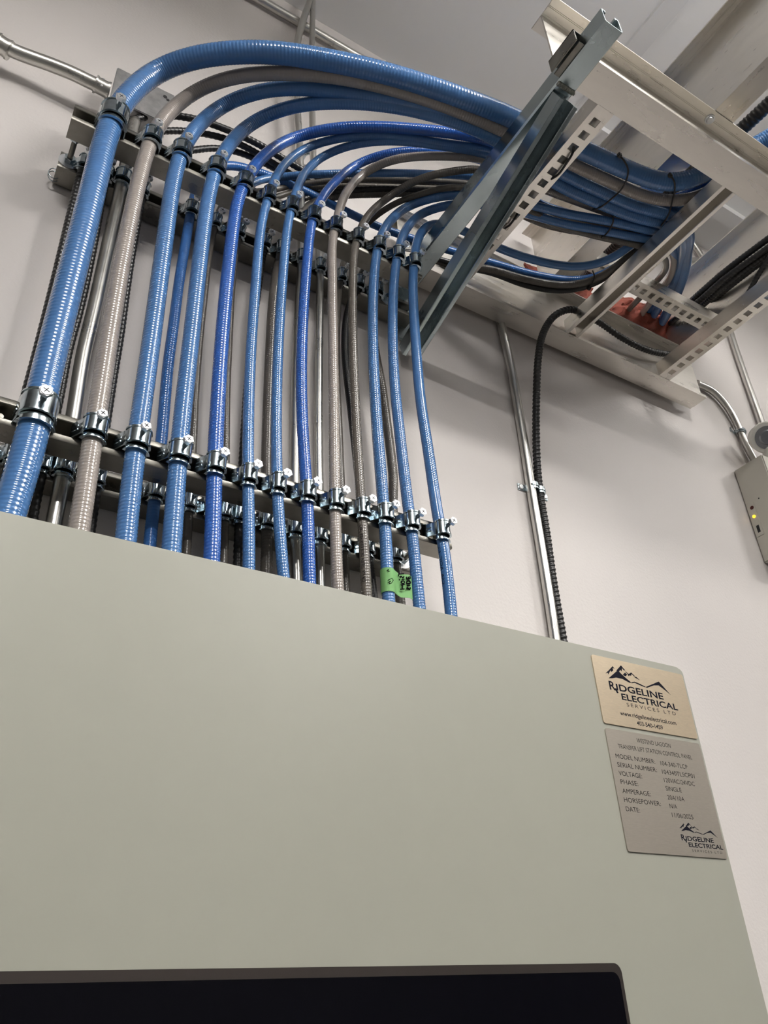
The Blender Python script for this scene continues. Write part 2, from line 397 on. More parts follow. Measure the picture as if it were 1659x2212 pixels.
# ------------------------------------------------------------------ front row of cables
B1, B2, G1, G2 = M_blue, M_blue2, M_grey, M_grey2
ordn = ['first', 'second', 'third', 'fourth', 'fifth', 'sixth', 'seventh', 'eighth', 'ninth', 'tenth', 'eleventh', 'twelfth', 'thirteenth', 'fourteenth', 'fifteenth']
front = [
 ('F1', .0198, B1, 1.481, [(-20, 1255), (10, 1130), (38, 1050), (82, 890), (105, 790), (148, 620), (190, 455), (228, 300), (243, 257), (270, 213), (330, 160), (400, 129), (480, 115), (580, 112), (700, 129), (820, 155), (960, 198), (1090, 247), (1170, 285), (1262, 325), (1354, 367), (1408, 388), (1450, 397), (1490, 390), (1530, 370, 1.52), (1590, 335, 1.60), (1659, 300, 1.625), (1760, 230, 1.625)]),
 ('F2', .0131, G1, 1.476, [(150, 1270), (170, 1150), (200, 950), (215, 860), (240, 700), (268, 540), (300, 390), (327, 300), (352, 257), (400, 212), (460, 178), (540, 160), (620, 158), (720, 165), (840, 190), (960, 228), (1060, 270), (1160, 315), (1240, 357), (1318, 392), (1372, 417), (1430, 434), (1481, 434), (1508, 425), (1560, 398, 1.53), (1659, 345, 1.62), (1760, 275, 1.62)]),
 ('F3', .0137, B1, 1.480, [(262, 1290), (270, 1180), (292, 980), (308, 870), (332, 700), (356, 520), (375, 390), (393, 325), (420, 280), (480, 228), (540, 202), (620, 189), (720, 196), (820, 208), (920, 230), (1020, 268), (1110, 312), (1215, 375), (1318, 423), (1372, 447), (1420, 458), (1455, 465), (1480, 483, 1.49), (1489, 510, 1.52), (1484, 540, 1.58), (1481, 576, 1.635), (1466, 625, 1.66), (1440, 678, 1.70), (1423, 706, 1.74)]),
 ('F4', .0129, B1, 1.474, [(362, 1300), (370, 1190), (386, 980), (396, 880), (412, 740), (432, 560), (448, 440), (466, 366), (495, 312), (540, 268), (600, 238), (680, 222), (780, 222), (880, 235), (980, 262), (1060, 295), (1120, 335), (1200, 397), (1318, 448), (1372, 470), (1420, 479), (1455, 490, 1.49), (1474, 515, 1.52), (1474, 545, 1.58), (1470, 570, 1.635), (1452, 618, 1.66), (1418, 668, 1.71), (1406, 692, 1.74)]),
 ('F5', .0113, B2, 1.504, [(452, 1310), (458, 1200), (464, 1000), (470, 880), (482, 700), (498, 540), (514, 430), (530, 392), (556, 350), (610, 308), (680, 284), (770, 273), (860, 276), (950, 284), (1060, 303), (1150, 345), (1250, 385), (1340, 425), (1420, 440), (1500, 415), (1560, 384, 1.55), (1659, 330, 1.64), (1760, 260, 1.64)]),
 ('F6', .0087, B1, 1.502, [(536, 1320), (538, 1200), (536, 1040), (536, 950), (541, 780), (552, 620), (565, 480), (580, 425), (602, 370), (650, 325), (720, 300), (800, 291), (880, 296), (970, 312), (1060, 322), (1150, 362), (1250, 404), (1340, 441), (1420, 455), (1500, 428), (1560, 395, 1.55), (1659, 342, 1.645), (1760, 272, 1.645)]),
 ('F7', .0086, B1, 1.500, [(622, 1330), (611, 1230), (600, 1080), (597, 960), (598, 840), (604, 700), (614, 560), (622, 480), (632, 440), (658, 372), (710, 330), (780, 308), (860, 304), (940, 314), (1060, 335), (1150, 378), (1250, 416), (1340, 449), (1420, 462), (1500, 436), (1560, 402, 1.55), (1659, 352, 1.64), (1760, 282, 1.64)]),
 ('F8', .0094, B2, 1.522, [(672, 1340), (668, 1240), (664, 1080), (655, 950), (651, 820), (655, 680), (664, 560), (671, 490), (680, 455), (712, 405), (768, 356), (830, 332), (900, 325), (980, 333), (1060, 350), (1150, 388), (1250, 424), (1340, 452), (1420, 464), (1500, 442), (1560, 408, 1.55), (1659, 360, 1.64), (1760, 290, 1.64)]),
 ('F9', .0090, G1, 1.500, [(738, 1370), (729, 1260), (724, 1100), (722, 960), (721, 860), (719, 720), (718, 600), (718, 520), (728, 475), (745, 420), (782, 378), (838, 348), (900, 338), (980, 338), (1050, 345), (1150, 398), (1270, 444), (1370, 480), (1425, 510), (1447, 538, 1.54), (1455, 562, 1.60), (1447, 600, 1.64), (1415, 640, 1.66), (1385, 680, 1.72)]),
 ('F10', .0080, G2, 1.470, [(800, 1380), (792, 1280), (784, 1140), (775, 1010), (768, 880), (763, 740), (762, 620), (766, 540), (778, 497), (798, 462), (852, 417), (910, 385), (980, 370), (1050, 368), (1110, 430), (1190, 480), (1290, 510), (1380, 530), (1415, 542), (1436, 560, 1.54), (1438, 580, 1.59), (1425, 600, 1.63), (1378, 648, 1.66), (1356, 672, 1.72)]),
 ('F11', .0098, B1, 1.472, [(845, 1380), (838, 1270), (832, 1140), (824, 1040), (813, 900), (806, 760), (806, 640), (812, 560), (822, 515), (840, 480), (878, 448), (930, 428), (1000, 420), (1080, 426), (1159, 446), (1230, 463), (1300, 475), (1354, 486), (1401, 498), (1438, 505, 1.50), (1464, 524, 1.54), (1467, 550, 1.60), (1461, 577, 1.66), (1444, 620, 1.69), (1412, 668, 1.73), (1398, 694, 1.76)]),
 ('F12', .0096, B1, 1.470, [(915, 1400), (904, 1290), (892, 1170), (880, 1080), (866, 960), (852, 820), (848, 700), (852, 600), (860, 545), (874, 500), (905, 465), (950, 447), (1000, 440), (1070, 446), (1140, 462), (1220, 484), (1300, 498), (1354, 509), (1392, 516), (1428, 524, 1.50), (1452, 542, 1.55), (1456, 565, 1.62), (1450, 590, 1.67), (1432, 628, 1.70), (1400, 672, 1.73), (1386, 696, 1.76)]),
 ('F13', .0098, B1, 1.468, [(982, 1430), (975, 1330), (958, 1180), (945, 1110), (926, 980), (908, 860), (898, 740), (892, 620), (895, 560), (903, 515), (922, 488), (955, 484), (1000, 498), (1079, 536), (1159, 563), (1238, 576), (1298, 568), (1350, 540), (1400, 500, 1.51), (1450, 455, 1.54), (1500, 420, 1.545), (1560, 375, 1.56), (1659, 312, 1.66), (1760, 240, 1.66)]),
]
kinds = {id(B1): 'blue', id(B2): 'deep blue', id(G1): 'grey', id(G2): 'dark grey'}
FP = {}; CAB = {}
for i, (nm, r, m, zc, way) in enumerate(front):
    P = finish(run(way, YFr - r - 0.001, zc, .032 if i < 8 else .020)); FP[nm] = (P, r)
    kn = kinds[id(m)]
    if i == 0: lab = 'thick blue armoured cable at the far left of the front row, topmost of the bends'
    elif i == 12: lab = 'smooth blue cable at the far right end of the front row'
    else: lab = f'{kn} ribbed cable, {ordn[i]} from the left in the front row'
    cab = tube('armoured_cable', P, r, m, None, pitch=0.0064 if i == 0 else (0.0052 if r > .0105 else 0.0046), amp=r * (0.020 if i == 0 else 0.028 if i < 12 else .013) * (1.15 if r < .0105 else 1), seg=28 if r > .012 else 22)
    tag(cab, lab, 'cable', 'front row of cables'); CAB[nm] = cab
    for zz, wh in ((ZU, 'upper'), (ZL, 'lower')):
        c = crossing(P, zz)
        if c is None: continue
        desc = 'thick blue cable' if i == 0 else f'{ordn[i]} {kn} cable'.replace(f'{ordn[i]} {kn} cable', f'{ordn[i]} cable ({kn})')
        clamp(c[0], zz, r, YFr, f'zinc strap clamp on the {wh} front strut, holding the {desc}', 'front strap clamps', big=(i == 0))

# ------------------------------------------------------------------ rear row of cables and conduits
rear = [
 ('R1', .0075, 'black', 1.535, [(-40, 1250), (0, 1090), (58, 845), (73, 790), (118, 610), (156, 450), (172, 385), (190, 335), (220, 295), (262, 268), (300, 255), (340, 249), (390, 251), (440, 262), (500, 284), (560, 312), (620, 348), (680, 380), (750, 396), (850, 396), (950, 392), (1060, 396), (1200, 455), (1290, 480), (1380, 490)]),
 ('R2', .0070, 'black', 1.53, [(60, 1200), (75, 1095), (105, 960), (129, 856), (147, 760), (173, 665), (200, 540), (222, 420), (235, 365), (262, 318), (310, 290), (352, 283), (400, 283), (480, 297), (530, 317), (590, 352), (650, 388), (720, 405), (830, 408), (950, 403), (1060, 410), (1200, 470), (1300, 490), (1380, 500)]),
 ('R3', .0112, 'emt', 9.0, [(100, 1230), (118, 1119), (132, 1050), (159, 898), (179, 770), (203, 669), (236, 517), (262, 400), (275, 340), (292, 262)]),
 ('R4', .0070, 'black', 1.53, [(185, 1220), (198, 1130), (214, 1020), (236, 871), (247, 800), (261, 715), (274, 618), (290, 517), (312, 405), (330, 360), (370, 335), (420, 324), (470, 320), (520, 330), (580, 357), (640, 390), (700, 412), (800, 418), (920, 412), (1060, 420), (1200, 480), (1290, 497), (1370, 505)]),
 ('R5', .0092, 'navy', 1.50, [(318, 1260), (324, 1170), (336, 1060), (349, 949), (363, 790), (375, 702), (388, 601), (400, 530), (413, 455), (428, 400), (455, 366), (500, 357), (560, 373), (620, 396), (690, 428), (760, 463), (820, 491), (880, 512), (950, 535), (1010, 552), (1064, 568), (1159, 594), (1238, 605), (1290, 597), (1358, 557), (1410, 512, 1.52), (1460, 470, 1.55), (1520, 425, 1.56), (1600, 375, 1.63), (1659, 345, 1.66)]),
 ('R6', .0064, 'dark', 1.515, [(398, 1280), (404, 1180), (410, 1080), (417, 956), (423, 837), (431, 736), (440, 652), (453, 540), (464, 490), (480, 442), (520, 418), (580, 412), (640, 400), (736, 389), (850, 388), (1000, 396), (1060, 405), (1200, 462), (1290, 484), (1370, 492)]),
 ('R7', .0082, 'blue', 1.50, [(446, 1300), (452, 1180), (458, 1050), (470, 880), (484, 700), (496, 560), (504, 480), (518, 425), (548, 394), (601, 383), (669, 377), (804, 374), (930, 376), (1060, 388), (1180, 445), (1290, 474), (1370, 484)]),
 ('R8', .0064, 'dark', 1.52, [(482, 1300), (484, 1200), (487, 1100), (488, 966), (490, 837), (494, 753), (500, 635), (508, 551), (522, 490), (548, 448), (600, 425), (660, 408), (740, 402), (850, 404), (1000, 410), (1060, 416), (1200, 474), (1290, 494), (1370, 500)]),
 ('R9', .0070, 'black', 1.51, [(510, 1310), (513, 1220), (516, 1120), (524, 1000), (537, 800), (554, 650), (572, 530), (590, 478), (645, 435), (702, 417), (804, 408), (920, 412), (1060, 425), (1190, 480), (1290, 502), (1370, 510)]),
 ('R10', .0093, 'dark', 1.51, [(574, 1320), (575, 1240), (577, 1150), (576, 1000), (582, 800), (591, 640), (604, 560), (620, 505), (660, 450), (720, 424), (820, 418), (940, 418), (1060, 434), (1180, 485), (1290, 505), (1370, 515)]),
 ('R11', .0088, 'emt', 9.0, [(642, 1330), (640, 1240), (637, 1120), (637, 1000), (640, 800), (646, 650), (652, 560), (650, 450), (647, 330), (641, 210), (640, 110), (650, 60), (673, -10)]),
 ('R12', .0077, 'emt', 9.0, [(694, 1330), (692, 1230), (690, 1100), (688, 905), (689, 770), (691, 618), (690, 550), (686, 470), (680, 390), (676, 330), (674, 215), (674, 120), (676, -30)]),
 ('R13', .0068, 'dark', 1.475, [(752, 1340), (746, 1240), (740, 1110), (736, 1020), (732, 920), (727, 800), (729, 680), (738, 590), (750, 545), (787, 490), (817, 462), (863, 435), (917, 417), (971, 404), (1060, 415), (1180, 470), (1290, 500), (1370, 512)]),
 ('R14', .0078, 'black2', 1.475, [(812, 1350), (803, 1260), (790, 1160), (778, 1060), (767, 956), (757, 871), (749, 804), (745, 735), (752, 670), (770, 625), (790, 575), (820, 545), (880, 545), (950, 562), (1010, 578), (1060, 588), (1139, 617), (1219, 628), (1285, 612), (1345, 572), (1400, 520, 1.53), (1460, 470, 1.56), (1520, 430, 1.57), (1600, 380, 1.63)]),
 ('R15', .0090, 'grey', 1.475, [(870, 1350), (862, 1280), (852, 1190), (848, 1085), (850, 1040), (844, 980), (835, 910), (824, 830), (812, 770), (805, 700), (812, 640), (828, 590), (870, 565), (940, 568), (1000, 576), (1052, 580), (1139, 604), (1219, 616), (1285, 604), (1345, 565), (1400, 514, 1.52), (1460, 465, 1.555), (1520, 425, 1.565), (1600, 375, 1.64)]),
]
RM = {'black': M_black, 'emt': M_emt, 'navy': M_bluer, 'black2': M_black, 'dark': M_grey2, 'blue': M_blue, 'grey': M_grey2}
rl = {'black': 'black ribbed cable', 'emt': 'steel conduit', 'navy': 'navy blue cable', 'black2': 'smooth black cable', 'dark': 'dark grey cable', 'blue': 'light blue cable', 'grey': 'grey ribbed cable'}
for i, (nm, r, kd, zc, way) in enumerate(rear):
    if nm not in ('R3', 'R5', 'R11', 'R12', 'R14', 'R15'):
        yb_ = way[-1][1]; way = way + [(1430, yb_ - 12, 1.555), (1500, yb_ - 60, 1.60), (1570, yb_ - 108, 1.63), (1659, yb_ - 165, 1.67), (1760, yb_ - 235, 1.67)]
    P = finish(run(way, YRr - r - 0.001, zc)); FP[nm] = (P, r)
    if kd == 'emt':
        o = tube('steel_conduit', P, r, RM[kd], None, seg=20); cat = 'conduit'
    elif kd == 'black':
        o = tube('armoured_cable', P, r, RM[kd], None, pitch=0.0095, amp=r * .10, seg=16, helix=True); cat = 'cable'
    else:
        o = tube('armoured_cable', P, r, RM[kd], None, pitch=0.0050, amp=r * .030, seg=18); cat = 'cable'
    tag(o, f'{rl[kd]}, {ordn[i]} from the left in the rear row near the wall', cat, 'rear row of cables')
    for zz, wh in ((ZU, 'upper'), (ZL, 'lower')):
        c = crossing(P, zz)
        if c is None: continue
        clamp(c[0], zz, r, YRr, f'strap clamp on the {wh} rear strut, holding line {ordn[i]} from left ({rl[kd]})', 'rear strap clamps')

# ------------------------------------------------------------------ cables running out over the upper tray and through the wall
extra = [
 ('K1', .0085, 1.62, [(1425, 713, 1.76), (1462, 687, 1.69), (1505, 655, 1.645), (1560, 606, 1.63), (1659, 535, 1.63), (1770, 452, 1.63)], 'black cable leaving the red firestop lump, lowest of the black bundle at the right edge'),
 ('K2', .0090, 1.65, [(1450, 700, 1.78), (1478, 665, 1.70), (1510, 635, 1.66), (1570, 583, 1.655), (1659, 516, 1.655), (1770, 432, 1.655)], 'black cable along the top edge of the bundle at the right edge'),
 ('K3', .0090, 1.63, [(1470, 712, 1.76), (1500, 676, 1.69), (1540, 640, 1.64), (1600, 590, 1.63), (1659, 548, 1.63), (1770, 466, 1.63)], 'black cable in the middle of the bundle at the right edge'),
 ('K4', .0070, 1.60, [(1520, 735, 1.76), (1555, 705, 1.66), (1585, 675, 1.60), (1618, 630, 1.59), (1640, 590, 1.60), (1680, 530, 1.61), (1760, 440, 1.62)], 'thin black cable curving up alone beside the bundle at the right edge'),
 ('K5', .0160, 1.65, [(1262, 598, 1.76), (1300, 562, 1.70), (1345, 515, 1.66), (1400, 462, 1.65), (1450, 412, 1.65), (1495, 370, 1.65), (1550, 325, 1.65), (1600, 281, 1.65), (1659, 226, 1.65), (1760, 130, 1.65)], 'thick black cable passing above the front tray rail at the upper right'),
 ('K6', .0090, 1.67, [(1485, 712, 1.80), (1515, 672, 1.71), (1550, 640, 1.67), (1610, 592, 1.66), (1659, 556, 1.66), (1770, 474, 1.66)], 'black cable tucked under the others in the bundle at the right edge'),
]
for nm, r, zc, way, lab in extra:
    P = finish(run(way, 9, zc), down=False)
    tag(tube('armoured_cable', P, r, M_black, None, pitch=0.0095, amp=r * .1, seg=18), lab, 'cable', 'black cables over the upper tray')

# ------------------------------------------------------------------ lower cable tray, along the wall
Zt = H0 + 1.417; TH = 0.155
def ibeam(p0, ax, side, up, L, Hh, wf, web_at, t=0.0032):
    b = MB()
    def bar(u0, u1, v0, v1):
        b.prism([(u0, v0), (u1, v0), (u1, v1), (u0, v1)], p0, ax, side, up, L)
    bar(0, wf, 0, t); bar(0, wf, Hh - t, Hh); bar(web_at, web_at + t, t, Hh - t)
    bar(0, t, t, t + .004); bar(wf - t, wf, t, t + .004)                              # turned rims
    for u in (wf * .28, wf * .34, wf * .62): bar(u, u + .0012, Hh - t - .0009, Hh - t)  # rolled ribs under the top flange
    for u in (wf * .12, wf * .86): bar(u, u + .0010, -.0005, 0)
    return b
def slotted(b, p0, ax, side, up, L, w_=0.0413, h=0.041, pitch=0.0300, sl=0.0160, sw=0.0175, first=0.018, t=0.0024):
    """channel lying web down, rectangular slots through the web"""
    def bar(a0, a1, u0, u1, v0, v1):
        q0 = np.array(p0, float) + np.array(ax, float) * a0
        b.prism([(u0, v0), (u1, v0), (u1, v1), (u0, v1)], q0, ax, side, up, a1 - a0)
    e = (w_ - sw) / 2
    bar(0, L, 0, e, 0, t); bar(0, L, w_ - e, w_, 0, t)
    a = 0.0; s = first
    while s + sl < L:
        bar(a, s, e, w_ - e, 0, t); a = s + sl; s += pitch
    bar(a, L, e, w_ - e, 0, t)
    bar(0, L, 0, t, t, h); bar(0, L, w_ - t, w_, t, h)
    bar(0, L, t, .0095, h - t, h); bar(0, L, w_ - .0095, w_ - t, h - t, h)
    return b
tray = empty('cable_tray', (0.70, 0.75, Zt), 'lower aluminium ladder tray running along the wall, carrying the blue cables', 'cable tray')
X0 = 0.70
fr = ibeam((X0 + .04, 0.437, Zt), (1, 0, 0), (0, 1, 0), (0, 0, 1), 1.30, TH, 0.060, 0.037)
fr = MB()
def bar(b, x0, x1, y0, y1, z0, z1): b.box((x0, y0, z0), (x1, y1, z1))
t = .0032
# front side rail: web, top flange, bottom flange (cut back at the end), turned rims and rolled ribs
bar(fr, X0, 1.72, .474, .4772, Zt + .0015, Zt + TH - .0015)
bar(fr, X0, 1.72, .437, .503, Zt + TH - t, Zt + TH)
for y in (.4530, .4555, .4700): bar(fr, X0, 1.72, y, y + .0012, Zt + TH - t - .0012, Zt + TH - t)
bar(fr, X0 + .065, 1.72, .437, .487, Zt, Zt + t); bar(fr, X0 + .065, 1.72, .4868, .497, Zt + .0016, Zt + t)
bar(fr, X0 + .065, 1.72, .437, .4405, Zt - .0012, Zt + .0004)
bar(fr, X0 + .065, 1.72, .437, .440, Zt + t, Zt + t + .005)
def shift(o, e):
    o.location = tuple(-np.array(e.location)); return o
frail = shift(fr.build('side_rail', M_alu, tray, smooth=False), tray)
bo = MB()
c = at(1533, 257, Z=1.417 + TH - t)
bo.cyl((c[0], c[1], c[2] - .0025), (c[0], c[1], c[2]), .0105, 24); bo.cyl((c[0], c[1], c[2] - .0065), (c[0], c[1], c[2] - .0025), .0068, 24, .0078)
o = bo.build('bolt', M_screw, frail); 
bt = MB()
# rear side rail
rr = MB()
bar(rr, X0, 1.70, .985, .9882, Zt + .0015, Zt + TH - .0015)
bar(rr, X0, 1.70, .973, 1.018, Zt, Zt + t); bar(rr, X0, 1.70, 1.0178, 1.030, Zt + .0016, Zt + t)
bar(rr, X0, 1.70, .960, 1.025, Zt + TH - t, Zt + TH)
bar(rr, X0, 1.70, .973, .976, Zt + t, Zt + t + .005)
for y in (.964, .972): bar(rr, X0, 1.70, y, y + .001, Zt + TH - t - .001, Zt + TH - t)
shift(rr.build('side_rail', M_alu, tray, smooth=False), tray)
ry0, ry1 = .4965, .9735
for k, xr in enumerate((.828, 1.179, 1.5105)):
    b = MB()
    if k == 1:
        b.prism(strut_profile(0.0413, .0024), (xr + .0206, ry0, Zt + .0018), (0, 1, 0), (1, 0, 0), (0, 0, 1), ry1 - ry0)
    else:
        slotted(b, (xr, ry0, Zt + .001), (0, 1, 0), (1, 0, 0), (0, 0, 1), ry1 - ry0, first=.022)
    o = shift(b.build('rung', M_aluy, tray, smooth=(k == 1)), tray)
    o['label'] = ['slotted rung with square holes nearest the bracket', 'plain rung with its open channel facing down', 'slotted rung at the right edge'][k]

# ------------------------------------------------------------------ upper cable tray, running out from the wall
Zy = H0 + 1.5725; HY = 0.25
ty = empty('cable_tray', (1.43, 0.0, Zy), 'upper aluminium ladder tray running from the wall towards the viewer at the upper right', 'cable tray')
b = MB(); ya, yb = -1.2, 1.02
bar(b, 1.143, 1.20, ya, yb, Zy, Zy + t); bar(b, 1.143, 1.20, ya, yb, Zy + HY - t, Zy + HY); bar(b, 1.1765, 1.1797, ya, yb, Zy + .0015, Zy + HY - .0015)
for x in (1.155, 1.1575, 1.170): bar(b, x, x + .0012, ya, yb, Zy + HY - t - .0012, Zy + HY - t)
shift(b.build('side_rail', M_aluy, ty, smooth=False), ty)
b = MB()
bar(b, 1.655, 1.715, ya, yb, Zy, Zy + t); bar(b, 1.655, 1.715, ya, yb, Zy + HY - t, Zy + HY); bar(b, 1.680, 1.6832, ya, yb, Zy + .0015, Zy + HY - .0015)
shift(b.build('side_rail', M_aluy, ty, smooth=False), ty)
for yy in (.848, .10, -.6):
    b = MB(); slotted(b, (1.18, yy, Zy + .001), (1, 0, 0), (0, 1, 0), (0, 0, 1), .500, first=.02)
    shift(b.build('rung', M_alu, ty, smooth=False), ty)

# ------------------------------------------------------------------ welded strut bracket under the lower tray
brk = empty('tray_bracket', (0.732, 1.04, H0 + 1.30), 'welded zinc strut bracket holding up the left end of the lower tray', 'bracket')
b = MB().prism(strut_profile(0.0407), (0.732, .369, Zt - .0005), (0, 1, 0), (1, 0, 0), (0, 0, -1), 1.036 - .369)
arm = shift(b.build('arm', M_brk, brk), brk)
p0 = np.array([.732, .4905, H0 + 1.332]); p1 = np.array([.732, 1.020, H0 + 1.170])
ax = (p1 - p0) / np.linalg.norm(p1 - p0); up = np.cross([1, 0, 0], ax); up = up if up[2] > 0 else -up
b = MB().prism(strut_profile(0.0407), p0, ax, (1, 0, 0), up, np.linalg.norm(p1 - p0))
shift(b.build('brace', M_brk, brk), brk)
b = MB().box((.700, 1.036, H0 + 1.235), (.765, 1.0445, H0 + 1.44))
pl = shift(b.build('wall_plate', M_brk, brk, smooth=False, bevel=.002), brk)
c = at(873, 683, Y=1.034)
b = MB().cyl((c[0], 1.036, c[2]), (c[0], 1.033, c[2]), .011, 24); b.cyl((c[0], 1.033, c[2]), (c[0], 1.026, c[2]), .0075, 6)
b.build('anchor_bolt', M_zinc, pl)
wp = np.array([[.713 + .0385 * k / 40, .4885 + .0012 * math.sin(k * 1.7), Zt - .0425 + .0008 * math.sin(k * 2.9)] for k in range(41)])
wo = tube('weld_bead', wp, .0046, mat('weld', (0.34, 0.34, 0.30, 1), .45, .85, noise=.25, nscale=300, bump=.5, bscale=400), brk, pitch=.0042, amp=.0014, seg=14); shift(wo, brk)
b = MB(); bar(b, .6935, .712, .418, .482, Zt - .004, Zt); bar(b, .6935, .6965, .418, .482, Zt - .034, Zt); bar(b, .700, .712, .418, .482, Zt - .036, Zt - .033)
shift(b.build('rail_clamp', M_strut, brk, smooth=False, bevel=.0006), brk)

# ------------------------------------------------------------------ red firestop where the cables pass through the wall
def lump(name, x0, x1, z0, z1, dep, label):
    nx, nz = 46, 22; v = []; f = []
    import mathutils
    for j in range(nz + 1):
        for i in range(nx + 1):
            u = i / nx; w2 = j / nz
            edge = min(1, 6 * min(u, 1 - u)) * min(1, 4 * min(w2, 1 - w2))
            nn = mathutils.noise.fractal(Vector((u * 9, w2 * 4, 3.1)), .7, 2, 4)
            n2 = mathutils.noise.noise(Vector((u * 3, w2 * 3, 8)))
            y = WALL - .001 - edge ** .5 * (dep + .016 * nn + .02 * n2)
            xx = x0 + (x1 - x0) * u + .012 * nn; zz = z0 + (z1 - z0) * w2 + .02 * mathutils.noise.noise(Vector((u * 7, w2, 1)))
            v.append((xx, min(y, WALL - .0005), zz))
    for j in range(nz):
        for i in range(nx):
            a = j * (nx + 1) + i; f.append((a, a + 1, a + nx + 2, a + nx + 1))
    bo = [j * (nx + 1) for j in range(nz + 1)]
    o = MB().add(v, f)
    ring = list(range(nx + 1)) + [j * (nx + 1) + nx for j in range(1, nz + 1)] + [nz * (nx + 1) + i for i in range(nx - 1, -1, -1)] + [j * (nx + 1) for j in range(nz - 1, 0, -1)]
    n0 = len(o.v); o.v += [(o.v[k][0], WALL + .002, o.v[k][2]) for k in ring]
    m = len(ring)
    for k in range(m): o.f.append((ring[k], ring[(k + 1) % m], n0 + (k + 1) % m, n0 + k))
    ob = o.build(name, M_putty); tag(ob, label, 'firestop putty')
lump('firestop_putty', 1.47, 1.845, H0 + 1.69, H0 + 1.785, .045, 'long red-brown lump of firestop putty on the wall, right of the open rung')
lump('firestop_putty', 1.16, 1.46, H0 + 1.60, H0 + 1.735, .035, 'smaller red-brown putty smear on the wall behind the lower blue loops')

# ------------------------------------------------------------------ cable ties
def tie(pts, name_label, r=.0018, group='black cable ties', knot=True):
    P = catmull(pts, 10)
    o = tube('cable_tie', P, r, M_tie, None, seg=8, spacing=.003)
    tag(o, name_label, 'cable tie', group)
    if knot:
        k = pts[0]; MB().box((k[0] - .004, k[1] - .004, k[2] - .005), (k[0] + .004, k[1] + .004, k[2] + .004)).build('head', M_tie, o, smooth=False, bevel=.001)
def z(*a, **k): return at(*a, **k)
tie([z(1338, 335, Z=1.475), z(1350, 350, Z=1.462), z(1357, 368, Z=1.458), z(1352, 392, Z=1.456), z(1340, 412, Z=1.458), z(1318, 432, Z=1.456), z(1298, 447, Z=1.458), z(1280, 452, Z=1.475)], 'black tie around the upper four cables, just right of the slotted rung')
tie([z(1447, 379, Z=1.475), z(1455, 388, Z=1.460), z(1458, 405, Z=1.459), z(1453, 430, Z=1.458), z(1448, 452, Z=1.459), z(1441, 470, Z=1.460), z(1428, 487, Z=1.465)], 'black tie around the thick blue cable, next to the open rung')
tie([z(1302, 511, Z=1.466), z(1312, 503, Z=1.458), z(1320, 490, Z=1.457), z(1325, 476, Z=1.458), z(1322, 463, Z=1.470)], 'short black tie around the two lower blue cables of the bundle')
tie([z(1272, 622, Z=1.462), z(1280, 610, Z=1.458), z(1284, 597, Z=1.462), z(1280, 585, Z=1.480)], 'black tie around the loop of blue and black cables near the rear rail')
tie([z(1239, 318, Z=1.44), z(1236, 333, Z=1.413), z(1222, 355, Z=1.413), z(1205, 378, Z=1.413), z(1190, 387, Z=1.42), z(1180, 392, Z=1.45)], 'long black tie threaded through the upper holes of the slotted rung', r=.0024, knot=False)
tie([z(1120, 455, Z=1.44), z(1113, 470, Z=1.413), z(1100, 487, Z=1.413), z(1092, 492, Z=1.42), z(1080, 500, Z=1.46)], 'short black tie threaded through the lower holes of the slotted rung', r=.0024, knot=False)

# ------------------------------------------------------------------ loose black armoured cable dropping down the wall
def pathY(w_): return gsmooth(catmull([at(a, b, Y=c) for a, b, c in w_]), .012)
P = pathY([(1455, 768, .955), (1400, 757, .955), (1350, 734, .953), (1300, 700, .948), (1262, 677, .935), (1230, 668, .93), (1200, 680, .945), (1175, 715, .958), (1163, 770, .964), (1159, 850, .985), (1158, 920, 1.005), (1160, 1000, 1.024), (1166, 1062, 1.031), (1180, 1150, 1.033), (1197, 1270, 1.033), (1215, 1375, 1.033), (1222, 1420, 1.033)])
tag(tube('armoured_cable', P, .0090, M_black, None, pitch=.0098, amp=.0016, seg=20), 'single black ribbed cable hanging over the rear rail and down the wall beside the conduit', 'cable')
P = pathY([(1075, 640, 1.032), (1083, 700, 1.032), (1098, 765, 1.030), (1114, 850, 1.031), (1134, 970, 1.032), (1148, 1060, 1.032), (1168, 1180, 1.032), (1192, 1330, 1.032), (1202, 1400, 1.032)])
tag(tube('steel_conduit', P, .0105, M_emt, None, seg=22), 'steel conduit running down the bare wall beside the black ribbed cable', 'conduit')
def wall_strap(px, py, r, label, ang=0.0, wing=-1, Y=1.032, dx=0):
    c = at(px, py, Y=Y)
    e = empty('pipe_strap', tuple(c), label, 'pipe strap', 'pipe straps'); e.rotation_euler = (0, ang, 0)
    R1 = r + .0018; arc = [(-R1 * math.cos(a), -R1 * math.sin(a)) for a in np.linspace(0, PI, 18)]
    d = WALL - c[1] - .0015
    if wing < 0: path = [(-R1 - .020, d), (-R1 - .002, d), (-R1, d - .003)] + arc + [(R1, d)]
    else: path = [(-R1, d)] + arc + [(R1, d - .003), (R1 + .002, d), (R1 + .020, d)]
    b = MB().add(*ring_strip(path, .0016, -.008, .008))
    b.add(*ring_strip([(1.06 * x, 1.06 * y) for x, y in arc], .0030, -.0025, .0025))
    b.build('strap', M_zinc, e)
    s = wing
    MB().cyl((s * (R1 + .012), d - .004, 0), (s * (R1 + .012), d, 0), .0052, 16, .0062).build('screw', M_screw, e)
wall_strap(1151, 1053, .0105, 'one-hole strap on the steel conduit halfway down the bare wall')
wall_strap(1166, 1062, .0090, 'one-hole strap on the black ribbed cable, next to the conduit strap', wing=1)
P = pathY([(1505, 828, 1.030), (1540, 845, 1.030), (1572, 880, 1.030), (1594, 920, 1.031), (1612, 962, 1.031), (1632, 1000, 1.031)])
tag(tube('steel_conduit', P, .0105, M_emt, None, seg=22), 'bent steel conduit coming from behind the rear rail end to the emergency light', 'conduit')
